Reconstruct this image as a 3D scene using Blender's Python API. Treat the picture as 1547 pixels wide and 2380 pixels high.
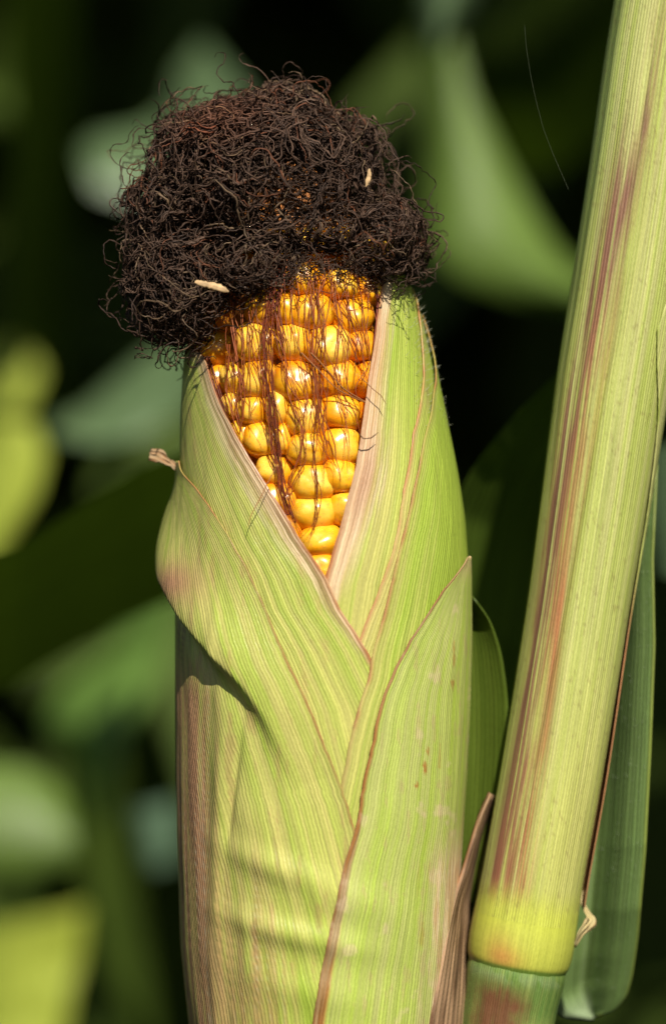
import bpy, math, random
import numpy as np
from mathutils import Vector, Matrix

# ------------------------------------------------------------------ camera, sky, sun, exposure
sc = bpy.context.scene
for o in list(bpy.data.objects):
    bpy.data.objects.remove(o)
col = sc.collection

K = 0.1248 / 1547.0            # metres per model unit (the frame is 1547 units = 12.5 cm wide at the ear)
DIST = 0.60                    # camera to ear axis
DQ = DIST / K
CX0, CY0 = 773.5, 1190.0       # model point in the middle of the frame

cam_d = bpy.data.cameras.new('camera')
cam = bpy.data.objects.new('camera', cam_d)
col.objects.link(cam)
cam.location = (0, -DIST, 0)
cam.rotation_euler = (math.pi / 2, 0, 0)
cam_d.sensor_fit = 'VERTICAL'
cam_d.sensor_height = 36.0
cam_d.lens = 36.0 * DIST / (2380 * K)
cam_d.clip_start = 0.01
cam_d.clip_end = 50
cam_d.dof.use_dof = True
cam_d.dof.focus_distance = DIST - 0.017
cam_d.dof.aperture_fstop = cam_d.lens / 16.0
sc.camera = cam

SUN = Vector((0.16, -0.70, 0.69)).normalized()     # towards the sun
elev = math.asin(SUN.z)
azim = math.atan2(SUN.x, SUN.y)
world = bpy.data.worlds.new('World')
sc.world = world
world.use_nodes = True
wn = world.node_tree
sky = wn.nodes.new('ShaderNodeTexSky')
sky.sky_type = 'NISHITA'
sky.sun_disc = False
sky.sun_elevation = elev
sky.sun_rotation = azim
bg = wn.nodes['Background']
bg.inputs['Strength'].default_value = 0.05
wn.links.new(sky.outputs[0], bg.inputs['Color'])

sun_d = bpy.data.lights.new('sun', 'SUN')
sun_d.energy = 5.0
sun_d.angle = math.radians(0.55)
sun_d.color = (1.0, 0.94, 0.83)
sun = bpy.data.objects.new('sun', sun_d)
col.objects.link(sun)
sun.rotation_euler = SUN.to_track_quat('Z', 'Y').to_euler()
sun.location = SUN * 3

sc.view_settings.view_transform = 'Standard'
sc.view_settings.look = 'None'
sc.view_settings.gamma = 1.0
sc.view_settings.use_curve_mapping = False
sc.view_settings.exposure = 0.62
sc.render.engine = 'CYCLES'
sc.cycles.max_bounces = 8
sc.cycles.transparent_max_bounces = 8
sc.cycles.caustics_reflective = False
sc.cycles.caustics_refractive = False

rng = np.random.default_rng(7)
random.seed(7)

# ------------------------------------------------------------------ helpers
def P(x, y, d):
    """model units (x right, y down, d towards the camera) -> metres"""
    return np.stack([(np.asarray(x, float) - CX0) * K, -np.asarray(d, float) * K + 0 * np.asarray(x, float),
                     (CY0 - np.asarray(y, float)) * K], -1)

def at(x, y, d):
    """model point at depth d that is seen at (x, y)"""
    s = 1.0 - d / DQ
    return CX0 + (x - CX0) * s, CY0 + (y - CY0) * s, d

def lin(r, g, b):
    return np.array([((c / 255 + 0.055) / 1.055) ** 2.4 if c > 10 else c / 255 / 12.92 for c in (r, g, b)])

_tab = np.random.default_rng(3).random((256, 256))
def vnoise(x, y, seed=0):
    x = np.asarray(x, float) + seed * 17.31
    y = np.asarray(y, float) + seed * 9.77
    xi, yi = np.floor(x).astype(int), np.floor(y).astype(int)
    fx, fy = x - xi, y - yi
    fx, fy = fx * fx * (3 - 2 * fx), fy * fy * (3 - 2 * fy)
    a, b = _tab[xi & 255, yi & 255], _tab[(xi + 1) & 255, yi & 255]
    c, d = _tab[xi & 255, (yi + 1) & 255], _tab[(xi + 1) & 255, (yi + 1) & 255]
    return (a * (1 - fx) + b * fx) * (1 - fy) + (c * (1 - fx) + d * fx) * fy
def fbm(x, y, seed=0, o=3):
    v, a, t = 0, 1.0, 0
    for i in range(o):
        v = v + a * vnoise(x * 2 ** i, y * 2 ** i, seed + i * 5); t += a; a *= 0.5
    return v / t
def sstep(a, b, x):
    t = np.clip((x - a) / (b - a), 0, 1)
    return t * t * (3 - 2 * t)
def gauss(x, w):
    return np.exp(-(x / w) ** 2)
def mixc(c, c2, m):
    return c * (1 - m[..., None]) + np.asarray(c2) * m[..., None]
def smooth1(a, n):
    k = np.exp(-np.linspace(-2, 2, 2 * n + 1) ** 2); k /= k.sum()
    return np.convolve(np.pad(a, n, mode='reflect', reflect_type='odd'), k, 'valid')

def mesh(name, V, F, mat, smooth=True, uv=None, colr=None):
    V = np.asarray(V, np.float32).reshape(-1, 3)
    F = np.asarray(F, np.int32)
    me = bpy.data.meshes.new(name)
    n = F.shape[1]
    me.vertices.add(len(V)); me.vertices.foreach_set('co', V.ravel())
    me.loops.add(F.size); me.loops.foreach_set('vertex_index', F.ravel())
    me.polygons.add(len(F)); me.polygons.foreach_set('loop_start', np.arange(0, F.size, n, dtype=np.int32))
    if smooth:
        me.polygons.foreach_set('use_smooth', np.ones(len(F), bool))
    me.update(calc_edges=True)
    if uv is not None:
        l = me.uv_layers.new(name='UVMap')
        l.data.foreach_set('uv', np.asarray(uv, np.float32).reshape(-1, 2)[F.ravel()].ravel())
    if colr is not None:
        a = me.color_attributes.new('Col', 'FLOAT_COLOR', 'POINT')
        c = np.ones((len(V), 4), np.float32); c[:, :3] = np.asarray(colr).reshape(-1, 3)
        a.data.foreach_set('color', c.ravel())
    me.materials.append(mat)
    me.validate()
    return me

def obj(name, me, parent=None, label=None, cat=None, group=None, kind=None):
    o = bpy.data.objects.new(name, me)
    col.objects.link(o)
    if parent is not None:
        o.parent = parent
    for k_, v_ in (('label', label), ('category', cat), ('group', group), ('kind', kind)):
        if v_: o[k_] = v_
    return o
def empty(name, loc, label, cat, group=None):
    o = obj(name, None, None, label, cat, group)
    o.location = loc
    o.empty_display_size = 0.02
    return o
def gridF(nu, nv, closed=False):
    i = np.arange(nv - 1)[:, None]; j = np.arange(nu if closed else nu - 1)[None, :]
    j2 = (j + 1) % nu
    a, b, c, d = i * nu + j, i * nu + j2, (i + 1) * nu + j2, (i + 1) * nu + j
    return np.stack([a + 0 * b, b, c, d], -1).reshape(-1, 4)
def solidify(o, t):
    m = o.modifiers.new('thickness', 'SOLIDIFY')
    m.thickness = t; m.offset = -1; m.use_rim = True
    return o
def tubes(paths, radii, sides=3):
    """paths (N,S,3) metres, radii (N,S) -> verts, faces; tapered ends"""
    N, S, _ = paths.shape
    T = np.gradient(paths, axis=1)
    T /= np.linalg.norm(T, axis=2, keepdims=True) + 1e-12
    ref = rng.normal(size=(N, 1, 3)); ref /= np.linalg.norm(ref, axis=2, keepdims=True)
    n1 = np.cross(T, np.broadcast_to(ref, T.shape)); n1 /= np.linalg.norm(n1, axis=2, keepdims=True) + 1e-9
    n2 = np.cross(T, n1)
    ang = np.arange(sides) * 2 * math.pi / sides
    V = paths[:, :, None] + radii[:, :, None, None] * (np.cos(ang)[None, None, :, None] * n1[:, :, None] + np.sin(ang)[None, None, :, None] * n2[:, :, None])
    f = gridF(sides, S, True)
    F = (f[None] + (np.arange(N) * S * sides)[:, None, None]).reshape(-1, 4)
    return V.reshape(-1, 3), F

# ------------------------------------------------------------------ materials
class NT:
    def __init__(s, name):
        s.m = bpy.data.materials.new(name); s.m.use_nodes = True
        s.t = s.m.node_tree; s.b = s.t.nodes['Principled BSDF']; s.o = s.t.nodes['Material Output']
    def n(s, typ, **kw):
        nd = s.t.nodes.new(typ)
        for k_, v_ in kw.items():
            if k_ in nd.inputs: nd.inputs[k_].default_value = v_
            else: setattr(nd, k_, v_)
        return nd
    def l(s, a, b): s.t.links.new(a, b)
    def math(s, op, a, b=None, c=None):
        nd = s.n('ShaderNodeMath', operation=op)
        for i, v in enumerate((a, b, c)):
            if v is None: continue
            if isinstance(v, (int, float)): nd.inputs[i].default_value = v
            else: s.l(v, nd.inputs[i])
        return nd.outputs[0]
    def mul(s, c, f):
        nd = s.n('ShaderNodeVectorMath', operation='SCALE'); s.l(c, nd.inputs[0])
        if isinstance(f, (int, float)): nd.inputs['Scale'].default_value = f
        else: s.l(f, nd.inputs['Scale'])
        return nd.outputs[0]
    def rng(s, v, a, b, c, d):
        nd = s.n('ShaderNodeMapRange')
        s.l(v, nd.inputs[0])
        for i, q in enumerate((a, b, c, d)): nd.inputs[i + 1].default_value = q
        return nd.outputs[0]

def leafy(name, vein=6.2, depth=0.00012, rough=0.42, transl=0.22, spec=0.45, stripe=(0.80, 1.12), color=None, strk=(0.80, 1.18)):
    """striped grass-leaf surface; UV in model units / 100 (x across the veins, y along)"""
    t = NT(name)
    uv = t.n('ShaderNodeUVMap', uv_map='UVMap')
    sx = t.n('ShaderNodeSeparateXYZ'); t.l(uv.outputs[0], sx.inputs[0])
    X, Y = sx.outputs[0], sx.outputs[1]
    def noise(fx, fy, detail=2.0, z=0.0):
        c = t.n('ShaderNodeCombineXYZ'); t.l(t.math('MULTIPLY', X, fx), c.inputs[0]); t.l(t.math('MULTIPLY', Y, fy), c.inputs[1]); c.inputs[2].default_value = z
        n_ = t.n('ShaderNodeTexNoise'); n_.inputs['Scale'].default_value = 1.0; n_.inputs['Detail'].default_value = detail
        t.l(c.outputs[0], n_.inputs['Vector']); return n_.outputs['Fac']
    nz = noise(4.0, 0.05)
    ph = t.math('ADD', t.math('MULTIPLY', X, 100.0 / vein * 2 * math.pi), t.math('MULTIPLY', nz, 2.6))
    st = t.math('POWER', t.math('MULTIPLY_ADD', t.math('SINE', ph), 0.5, 0.5), 1.7)
    streak = noise(11.0, 0.10, 3.0, 3.3)
    fine = noise(26.0, 0.4, 2.0, 7.7)
    grain = noise(40.0, 12.0, 2.0, 1.7)
    patch = noise(1.2, 0.5, 3.0, 5.1)
    strength = t.rng(patch, 0.35, 0.65, 0.15, 1.1)
    s1 = t.rng(t.math('MULTIPLY', st, 1.0), 0, 1, stripe[0], stripe[1])
    s1 = t.math('ADD', t.math('MULTIPLY', t.math('SUBTRACT', s1, 1.0), strength), 1.0)
    f = t.math('MULTIPLY', s1, t.rng(streak, 0.3, 0.7, strk[0], strk[1]))
    f = t.math('MULTIPLY', f, t.rng(fine, 0.3, 0.7, 0.88, 1.12))
    f = t.math('MULTIPLY', f, t.rng(grain, 0.25, 0.75, 0.90, 1.10))
    if color is None:
        ca = t.n('ShaderNodeVertexColor', layer_name='Col').outputs[0]
    else:
        rgb = t.n('ShaderNodeRGB'); rgb.outputs[0].default_value = (*color, 1); ca = rgb.outputs[0]
    c = t.mul(ca, f)
    t.l(c, t.b.inputs['Base Color'])
    t.l(t.rng(grain, 0.3, 0.7, rough - 0.08, rough + 0.1), t.b.inputs['Roughness'])
    t.b.inputs['Specular IOR Level'].default_value = spec
    h = t.math('ADD', t.math('MULTIPLY', st, 0.8), t.math('ADD', t.math('MULTIPLY', fine, 0.6), t.math('MULTIPLY', t.math('ADD', grain, t.math('MULTIPLY', streak, 2.0)), 0.45)))
    bp = t.n('ShaderNodeBump'); bp.inputs['Distance'].default_value = depth; bp.inputs['Strength'].default_value = 0.8
    t.l(h, bp.inputs['Height']); t.l(bp.outputs[0], t.b.inputs['Normal'])
    if transl > 0:
        tr = t.n('ShaderNodeBsdfTranslucent')
        tc = t.n('ShaderNodeVectorMath', operation='MULTIPLY'); t.l(c, tc.inputs[0]); tc.inputs[1].default_value = (1.15, 1.25, 0.45)
        t.l(tc.outputs[0], tr.inputs['Color'])
        mx = t.n('ShaderNodeMixShader'); mx.inputs[0].default_value = transl
        t.l(t.b.outputs[0], mx.inputs[1]); t.l(tr.outputs[0], mx.inputs[2]); t.l(mx.outputs[0], t.o.inputs['Surface'])
    return t.m

M_HUSK = leafy('husk', 8.6, 0.00008, 0.36, 0.24, 0.42, (0.90, 1.15), strk=(0.86, 1.14))
M_SHEATH = leafy('sheath', 7.0, 0.00010, 0.36, 0.05, 0.5, (0.84, 1.10), strk=(0.86, 1.14))
M_SMOOTH = leafy('node_skin', 9.0, 0.00001, 0.34, 0.0, 0.5, (0.97, 1.03), strk=(0.92, 1.08))
M_DRY = leafy('dry_bract', 9.0, 0.00025, 0.6, 0.08, 0.25, (0.75, 1.15))

def kernel_mat():
    t = NT('kernel_skin')
    g = t.n('ShaderNodeTexCoord'); oi = t.n('ShaderNodeObjectInfo')
    sp = t.n('ShaderNodeSeparateXYZ'); t.l(g.outputs['Object'], sp.inputs[0])
    off = t.n('ShaderNodeVectorMath', operation='MULTIPLY_ADD')
    cmb = t.n('ShaderNodeCombineXYZ')
    for i in range(3): t.l(t.math('MULTIPLY', oi.outputs['Random'], 37.0 + 11 * i), cmb.inputs[i])
    t.l(g.outputs['Object'], off.inputs[0]); off.inputs[1].default_value = (1, 1, 1); t.l(cmb.outputs[0], off.inputs[2])
    n1 = t.n('ShaderNodeTexNoise'); n1.inputs['Scale'].default_value = 1.3; n1.inputs['Detail'].default_value = 3; t.l(off.outputs[0], n1.inputs['Vector'])
    n2 = t.n('ShaderNodeTexNoise'); n2.inputs['Scale'].default_value = 9.0; n2.inputs['Detail'].default_value = 2; t.l(off.outputs[0], n2.inputs['Vector'])
    n3 = t.n('ShaderNodeTexNoise'); n3.inputs['Scale'].default_value = 5.0; n3.inputs['Detail'].default_value = 4; t.l(off.outputs[0], n3.inputs['Vector'])
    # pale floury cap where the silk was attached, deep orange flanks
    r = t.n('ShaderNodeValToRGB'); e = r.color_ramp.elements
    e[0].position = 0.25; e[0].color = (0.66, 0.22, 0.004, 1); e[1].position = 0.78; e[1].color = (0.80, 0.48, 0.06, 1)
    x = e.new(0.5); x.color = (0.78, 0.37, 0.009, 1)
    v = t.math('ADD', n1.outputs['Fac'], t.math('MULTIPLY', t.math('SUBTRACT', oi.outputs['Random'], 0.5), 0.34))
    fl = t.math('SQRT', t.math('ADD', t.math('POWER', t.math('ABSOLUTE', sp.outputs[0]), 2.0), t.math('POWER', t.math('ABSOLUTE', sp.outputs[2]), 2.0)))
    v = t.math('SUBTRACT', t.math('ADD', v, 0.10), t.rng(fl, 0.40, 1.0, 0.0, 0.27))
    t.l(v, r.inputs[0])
    sm = t.rng(n3.outputs['Fac'], 0.56, 0.72, 0.0, 0.45)
    mx = t.n('ShaderNodeMix', data_type='RGBA'); t.l(sm, mx.inputs[0]); t.l(r.outputs[0], mx.inputs[6]); mx.inputs[7].default_value = (0.35, 0.13, 0.02, 1)
    spk = t.rng(n2.outputs['Fac'], 0.71, 0.76, 0.0, 0.7)
    m2 = t.n('ShaderNodeMix', data_type='RGBA'); t.l(spk, m2.inputs[0]); t.l(mx.outputs[2], m2.inputs[6]); m2.inputs[7].default_value = (0.16, 0.06, 0.01, 1)
    t.l(m2.outputs[2], t.b.inputs['Base Color'])
    t.b.inputs['Subsurface Weight'].default_value = 0.35
    t.b.inputs['Subsurface Radius'].default_value = (1.0, 0.6, 0.1)
    t.b.inputs['Subsurface Scale'].default_value = 0.0014
    t.l(t.rng(n3.outputs['Fac'], 0.3, 0.7, 0.26, 0.38), t.b.inputs['Roughness'])
    t.b.inputs['Specular IOR Level'].default_value = 0.55
    t.b.inputs['Coat Weight'].default_value = 0.1; t.b.inputs['Coat Roughness'].default_value = 0.16
    bp = t.n('ShaderNodeBump'); bp.inputs['Distance'].default_value = 0.0003; bp.inputs['Strength'].default_value = 0.12
    t.l(n3.outputs['Fac'], bp.inputs['Height']); t.l(bp.outputs[0], t.b.inputs['Normal'])
    return t.m
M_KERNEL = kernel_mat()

def fibre(name, rough=0.5, spec=0.35, transl=0.0):
    t = NT(name)
    ca = t.n('ShaderNodeVertexColor', layer_name='Col').outputs[0]
    t.l(ca, t.b.inputs['Base Color']); t.b.inputs['Roughness'].default_value = rough; t.b.inputs['Specular IOR Level'].default_value = spec
    if transl:
        tr = t.n('ShaderNodeBsdfTranslucent'); t.l(ca, tr.inputs[0]); mx = t.n('ShaderNodeMixShader'); mx.inputs[0].default_value = transl
        t.l(t.b.outputs[0], mx.inputs[1]); t.l(tr.outputs[0], mx.inputs[2]); t.l(mx.outputs[0], t.o.inputs['Surface'])
    return t.m
M_SILK = fibre('dry_silk', 0.6, 0.18)
M_STRAND = fibre('red_silk', 0.4, 0.22, 0.12)
M_HAIR = fibre('plant_hair', 0.4, 0.5, 0.4)
def plain(name, c, rough=0.7):
    t = NT(name); n_ = t.n('ShaderNodeTexNoise'); n_.inputs['Scale'].default_value = 900.0; n_.inputs['Detail'].default_value = 4
    tc = t.n('ShaderNodeTexCoord'); t.l(tc.outputs['Object'], n_.inputs['Vector'])
    rgb = t.n('ShaderNodeRGB'); rgb.outputs[0].default_value = (*c, 1)
    t.l(t.mul(rgb.outputs[0], t.rng(n_.outputs['Fac'], 0.3, 0.7, 0.6, 1.4)), t.b.inputs['Base Color']); t.b.inputs['Roughness'].default_value = rough
    return t.m
M_COB = plain('cob_core', (0.35, 0.12, 0.02))
M_CHAFF = plain('straw_chaff', (0.40, 0.26, 0.125), 0.7)

# ------------------------------------------------------------------ ear frame
EY = np.array([300, 420, 520, 600, 640, 700, 760, 840, 950, 1100, 1200, 1300, 1500, 1650, 1800, 2000, 2200, 2380, 2600, 2800, 3000, 3200.])
EC = np.array([672, 678, 688, 697, 704, 709, 712, 716, 724, 738, 745, 749, 749, 748, 744, 739, 738, 741, 745, 755, 770, 790.])
EH = np.array([120, 190, 228, 252, 262, 275, 288, 302, 316, 332, 340, 344, 345, 342, 337, 328, 318, 304, 270, 220, 160, 120.])
_yy = np.arange(300, 3201, 4.)
_c = smooth1(np.interp(_yy, EY, EC), 15); _h = smooth1(np.interp(_yy, EY, EH), 15)
def ecx(y): return np.interp(y, _yy, _c)
def ehw(y): return np.interp(y, _yy, _h)
def img2ear(x, y, off=0.0):
    """picture point on the ear's front surface -> (theta, y) on the ear"""
    d = 200.0; X, Y = x, y
    for _ in range(12):
        s = 1 - d / DQ
        X, Y = CX0 + (x - CX0) * s, CY0 + (y - CY0) * s
        R = float(ehw(Y)) + off
        q = max(-0.999, min(0.999, (X - float(ecx(Y))) / R))
        d = R * math.sqrt(1 - q * q)
    return math.asin(q), Y
BASE = Vector(P(745, 3200, 0))
ear = empty('corn_ear', BASE, 'ripe ear of corn in a split green husk with a mop of dark brown silk', 'corn ear')
def rel(V): return V - np.array(BASE)

# fold of the left outer husk, in unrolled coordinates (arc, y)
FOLD = [(-135, 1140)] + [(math.degrees(img2ear(x, y)[0]), img2ear(x, y)[1]) for x, y in
        ((420, 1375), (455, 1445), (510, 1515), (570, 1580), (625, 1665), (668, 1760), (690, 1830))]
FOLD[1:1] = [(-108, 1225), (-88, 1300)]
FA = np.array([[math.radians(a) * 338, y] for a, y in FOLD])
_ft = np.linspace(0, 1, 240)
_fl = np.concatenate([[0], np.cumsum(np.linalg.norm(np.diff(FA, axis=0), axis=1))]); _fl /= _fl[-1]
FD = np.stack([smooth1(np.interp(_ft, _fl, FA[:, 0]), 14), smooth1(np.interp(_ft, _fl, FA[:, 1]), 14)], 1)
FAMP = np.interp(_ft, [0, 0.2, 0.38, 0.55, 0.75, 1.0], [30, 45, 48, 38, 24, 0])
def fold_bump(th, y):
    a = th * 338; sh = a.shape
    p = np.stack([a.ravel(), y.ravel()], 1)
    out = np.zeros(len(p)); near = (p[:, 1] > 850) & (p[:, 1] < 2150) & (p[:, 0] < 120)
    q = p[near]
    if len(q):
        dd = ((q[:, None] - FD[None]) ** 2).sum(2); i = dd.argmin(1)
        tg = np.gradient(FD, axis=0)[i]; tg /= np.linalg.norm(tg, axis=1, keepdims=True)
        v = q - FD[i]; s = tg[:, 1] * v[:, 0] - tg[:, 0] * v[:, 1]       # >0 : up-right of the fold
        along = np.abs(tg[:, 0] * v[:, 0] + tg[:, 1] * v[:, 1])
        f = np.where(s > 0, np.exp(-(s / 95) ** 2), np.exp(-(s / 22) ** 2)) * np.exp(-(along / 60) ** 2)
        groove = -7 * np.exp(-((s + 48) / 26) ** 2) * (FAMP[i] / 50)
        out[near] = FAMP[i] * f + groove
    return out.reshape(sh)
def wrinkles(th, y):
    a = th * 338
    b = 0
    for (wa, wy, la, lb, rot, am) in ((-90, 1985, 150, 34, 18, 13), (-60, 2130, 170, 30, 12, 14), (-150, 1880, 60, 90, -30, 9), (-240, 1750, 22, 190, 4, 8), (-205, 1800, 10, 130, 8, -9),
                                 (60, 2060, 120, 40, 8, 7), (-20, 2260, 140, 40, 12, 8), (-170, 2200, 30, 160, 0, 8), (210, 1900, 60, 160, 0, 5),
                                 (180, 2120, 80, 60, 20, 6), (-270, 2150, 25, 260, 3, 9), (120, 1700, 40, 160, 0, 4), (-250, 1560, 16, 120, 4, 6)):
        r = math.radians(rot); u = (a - wa) * math.cos(r) + (y - wy) * math.sin(r); v = -(a - wa) * math.sin(r) + (y - wy) * math.cos(r)
        b = b + 0.95 * am * np.exp(-(u / la) ** 2 - (v / lb) ** 2)
    b = b + 7 * (fbm(a / 120, y / 260, 11) - 0.5) + 3 * (fbm(a / 30, y / 400, 12) - 0.5)
    return b

LAY = 4.5
def husk(name, ledge, redge, layer, ytop, ybot, colour, nu=170, nv=300, fold=False, label=None, lift=(0, 0), seed=0, topcurve=None, extra=None):
    """ledge / redge: list of picture points (x,y) or ('a', degrees, y) on the ear"""
    def conv(e):
        r = []
        for q in e:
            r.append((math.radians(q[1]), q[2]) if q[0] == 'a' else img2ear(q[0], q[1]))
        r.sort(key=lambda z: z[1]); return np.array(r)
    L, R = conv(ledge), conv(redge)
    ys = np.linspace(ytop, ybot, nv)
    fine = np.linspace(ytop, ybot, 1200)
    def ev(E, n=10):
        return np.interp(ys, fine, smooth1(np.interp(fine, E[:, 1], E[:, 0]), n))
    tl, tr = ev(L), ev(R)
    # small raggedness of the margins
    tl = tl + 0.012 * (fbm(ys / 22, ys * 0, seed + 1) - 0.5)
    tr = tr + 0.012 * (fbm(ys / 22, ys * 0, seed + 2) - 0.5)
    u = np.linspace(0, 1, nu); u = u + 0.08 * np.sin(2 * np.pi * u) * -1 * 0.5
    TH = tl[:, None] * (1 - u) + tr[:, None] * u
    Y = np.repeat(ys[:, None], nu, 1)
    if topcurve is not None:
        w = sstep(ytop + 260, ytop, Y); Y = Y + w * topcurve(TH)
    hw = ehw(Y)
    el = (TH - tl[:, None]) * hw; er = (tr[:, None] - TH) * hw
    Rr = hw + (layer - 5) * LAY + wrinkles(TH, Y)
    if fold: Rr = Rr + fold_bump(TH, Y)
    Rr = Rr + lift[0] * np.exp(-el / 25) * (0.4 + fbm(Y / 60, Y * 0, seed + 3)) + lift[1] * np.exp(-er / 25) * (0.4 + fbm(Y / 60, Y * 0, seed + 4))
    Rr = Rr - 5 * (np.exp(-el / 5) * (lift[0] == 0) + np.exp(-er / 5) * (lift[1] == 0)) * 0
    if extra is not None: Rr = Rr + extra(TH, Y, el, er)
    X = ecx(Y) + Rr * np.sin(TH); D = Rr * np.cos(TH)
    wmean = float(np.mean((tr - tl) * 335))
    UVx = np.repeat(u[None], nv, 0) * wmean / 100 + seed * 3.1; UVy = Y / 100 + seed * 1.7
    s = fbm(UVx * 9, UVy * 0.12, seed + 20, 3)          # streaks that follow the veins
    C = colour(X, Y, TH, el, er, s)
    me = mesh(name, rel(P(X, Y, D)), gridF(nu, nv), M_HUSK, uv=np.stack([UVx, UVy], -1), colr=np.clip(C, 0.004, 0.85))
    o = obj(name, me, ear, label)
    solidify(o, 0.00022)
    return o

# albedos (linear)
A_YG = np.array([0.51, 0.48, 0.14])     # straw green
A_G = np.array([0.345, 0.45, 0.058])      # fresh green
A_PALE = np.array([0.47, 0.495, 0.155])
A_DRY = np.array([0.54, 0.37, 0.20])
A_PINK = np.array([0.50, 0.26, 0.14])
A_BRN = np.array([0.27, 0.10, 0.028])
A_RUST = np.array([0.40, 0.115, 0.022])
A_WHITE = np.array([0.74, 0.56, 0.36])
A_PURP = np.array([0.21, 0.10, 0.07])

def base(s, Y, X, a=A_YG, b=A_G, bias=0.0):
    m = np.clip((s - 0.5) * 1.6 + 0.45 + bias + 0.5 * (fbm(X / 140, Y / 260, 41) - 0.5), 0, 1)
    return mixc(np.broadcast_to(a, X.shape + (3,)).copy(), b, m)
def margin(C, e, w, colr, wob=None, k=1.0):
    return mixc(C, colr, np.clip(k * np.exp(-(np.maximum(e, 0) / w) ** 2), 0, 1))

def brk(Y, seed, lo=0.5):
    return np.clip(lo + 2.2 * (fbm(Y / 45, Y * 0 + seed, seed, 3) - 0.33), lo, 1.0)
def blotch(C, X, Y, seed, thr, colr, am, sx=26, sy=60):
    q = fbm(X / sx, Y / sy, seed, 4)
    return mixc(C, colr, sstep(thr, thr + 0.09, q) * am)
def col_R1(X, Y, T, el, er, s):
    C = base(s, Y, X, A_YG, A_G, 0.55 * sstep(0.35, 0.95, T) - 0.25)
    n = fbm(el / 9, Y / 220, 61)
    w = np.interp(Y, [650, 900, 1150, 1300, 1450], [48, 60, 84, 66, 42])
    m = sstep(1.15, 0.35, el / w + (n - 0.5) * 0.9)
    C = mixc(C, mixc(np.broadcast_to(A_WHITE * 0.9, C.shape), A_PINK, np.clip((n - 0.32) * 2.6, 0, 1)), m * 0.92)
    p = gauss(Y - 1130, 90) * gauss(el - 30, 26); C = mixc(C, A_PINK * 0.8, p * 0.75)
    C = margin(C, el, 7, A_BRN * 1.5, k=0.5)
    C = mixc(C, A_RUST, np.exp(-(el / 9) ** 2) * sstep(1180, 1290, Y) * 0.85)
    return C
def col_R1b(X, Y, T, el, er, s):
    C = base(s, Y, X, A_YG, A_G, 0.75 * sstep(0.45, 0.95, T) - 0.28)
    C = mixc(C, A_RUST, np.exp(-(el / 7) ** 2) * 0.95 * brk(Y, 3)); C = mixc(C, A_DRY, np.exp(-(el / 20) ** 2) * 0.35); C = blotch(C, X, Y, 141, 0.66, A_DRY * 0.8, 0.35)
    return C
def col_R2(X, Y, T, el, er, s):
    C = base(s, Y, X, A_YG, A_G, 0.15 + 0.5 * sstep(0.4, 0.9, T))
    C = mixc(C, A_RUST * 0.8, np.exp(-(el / (4 + 5 * brk(Y, 4))) ** 2) * 0.95 * brk(Y, 5, 0.4)); C = mixc(C, A_DRY * 0.9, np.exp(-(el / 18) ** 2) * 0.28)
    return C
def col_L1(X, Y, T, el, er, s):
    C = base(s, Y, X, A_YG, A_G, -0.12)
    n = fbm(er / 5, Y / 300, 71); w = np.interp(Y, [840, 1000, 1200, 1400, 1550], [45, 62, 70, 45, 15])
    m = sstep(1.2, 0.3, er / w + (n - 0.5) * 0.8)
    d = mixc(np.broadcast_to(A_WHITE, C.shape), A_PINK * 0.55, np.clip((n - 0.36) * 3.4, 0, 1))
    C = mixc(C, d, m * 0.9)
    C = mixc(C, A_RUST * 0.9, np.exp(-(er / (3 + 5 * brk(Y, 6))) ** 2) * 0.9 * brk(Y, 7)); C = blotch(C, X, Y, 142, 0.66, A_PINK * 0.9, 0.3, 14, 90)
    return C
def col_L2(X, Y, T, el, er, s):
    C = base(s, Y, X, A_YG, A_G, -0.10 + 0.5 * gauss(T + 0.2, 0.35) * sstep(1950, 2300, Y))
    n = fbm(T * 30, Y / 500, 81); n2 = fbm(T * 75, Y / 700, 82)
    m = sstep(-0.62, -1.0, T + (n - 0.5) * 0.25) * sstep(1480, 1620, Y)
    m = np.maximum(m, sstep(-0.12, -0.7, T + (n - 0.5) * 0.7) * sstep(1800, 2200, Y + 300 * (fbm(T * 10, Y / 200, 84) - 0.5)) * 0.7)
    d = mixc(mixc(np.broadcast_to(A_PINK, C.shape), A_PURP, np.clip((n2 - 0.45) * 4, 0, 1)), A_WHITE * 0.8, np.clip((0.36 - n2) * 6, 0, 1))
    C = mixc(C, d, m * np.clip(0.50 + (fbm(T * 22, Y / 420, 83) - 0.35) * 2.2, 0.2, 0.92))
    b = gauss(T + 1.15, 0.28) * gauss(Y - 1352, 52); C = mixc(C, A_PINK * 0.85, b * 0.95)
    b = gauss(T + 1.25, 0.14) * gauss(Y - 1485, 70); C = mixc(C, A_PURP * 0.7, b * 0.8 * sstep(0.3, 0.6, n2))
    C = blotch(C, X, Y, 143, 0.67, A_PINK * 0.8, 0.35, 16, 110); C = mixc(C, A_RUST * 0.8, np.exp(-(er / (2 + 4 * brk(Y, 8))) ** 2) * 0.9 * brk(Y, 9)); C = mixc(C, A_DRY, np.exp(-(er / 16) ** 2) * 0.25)
    return C
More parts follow.
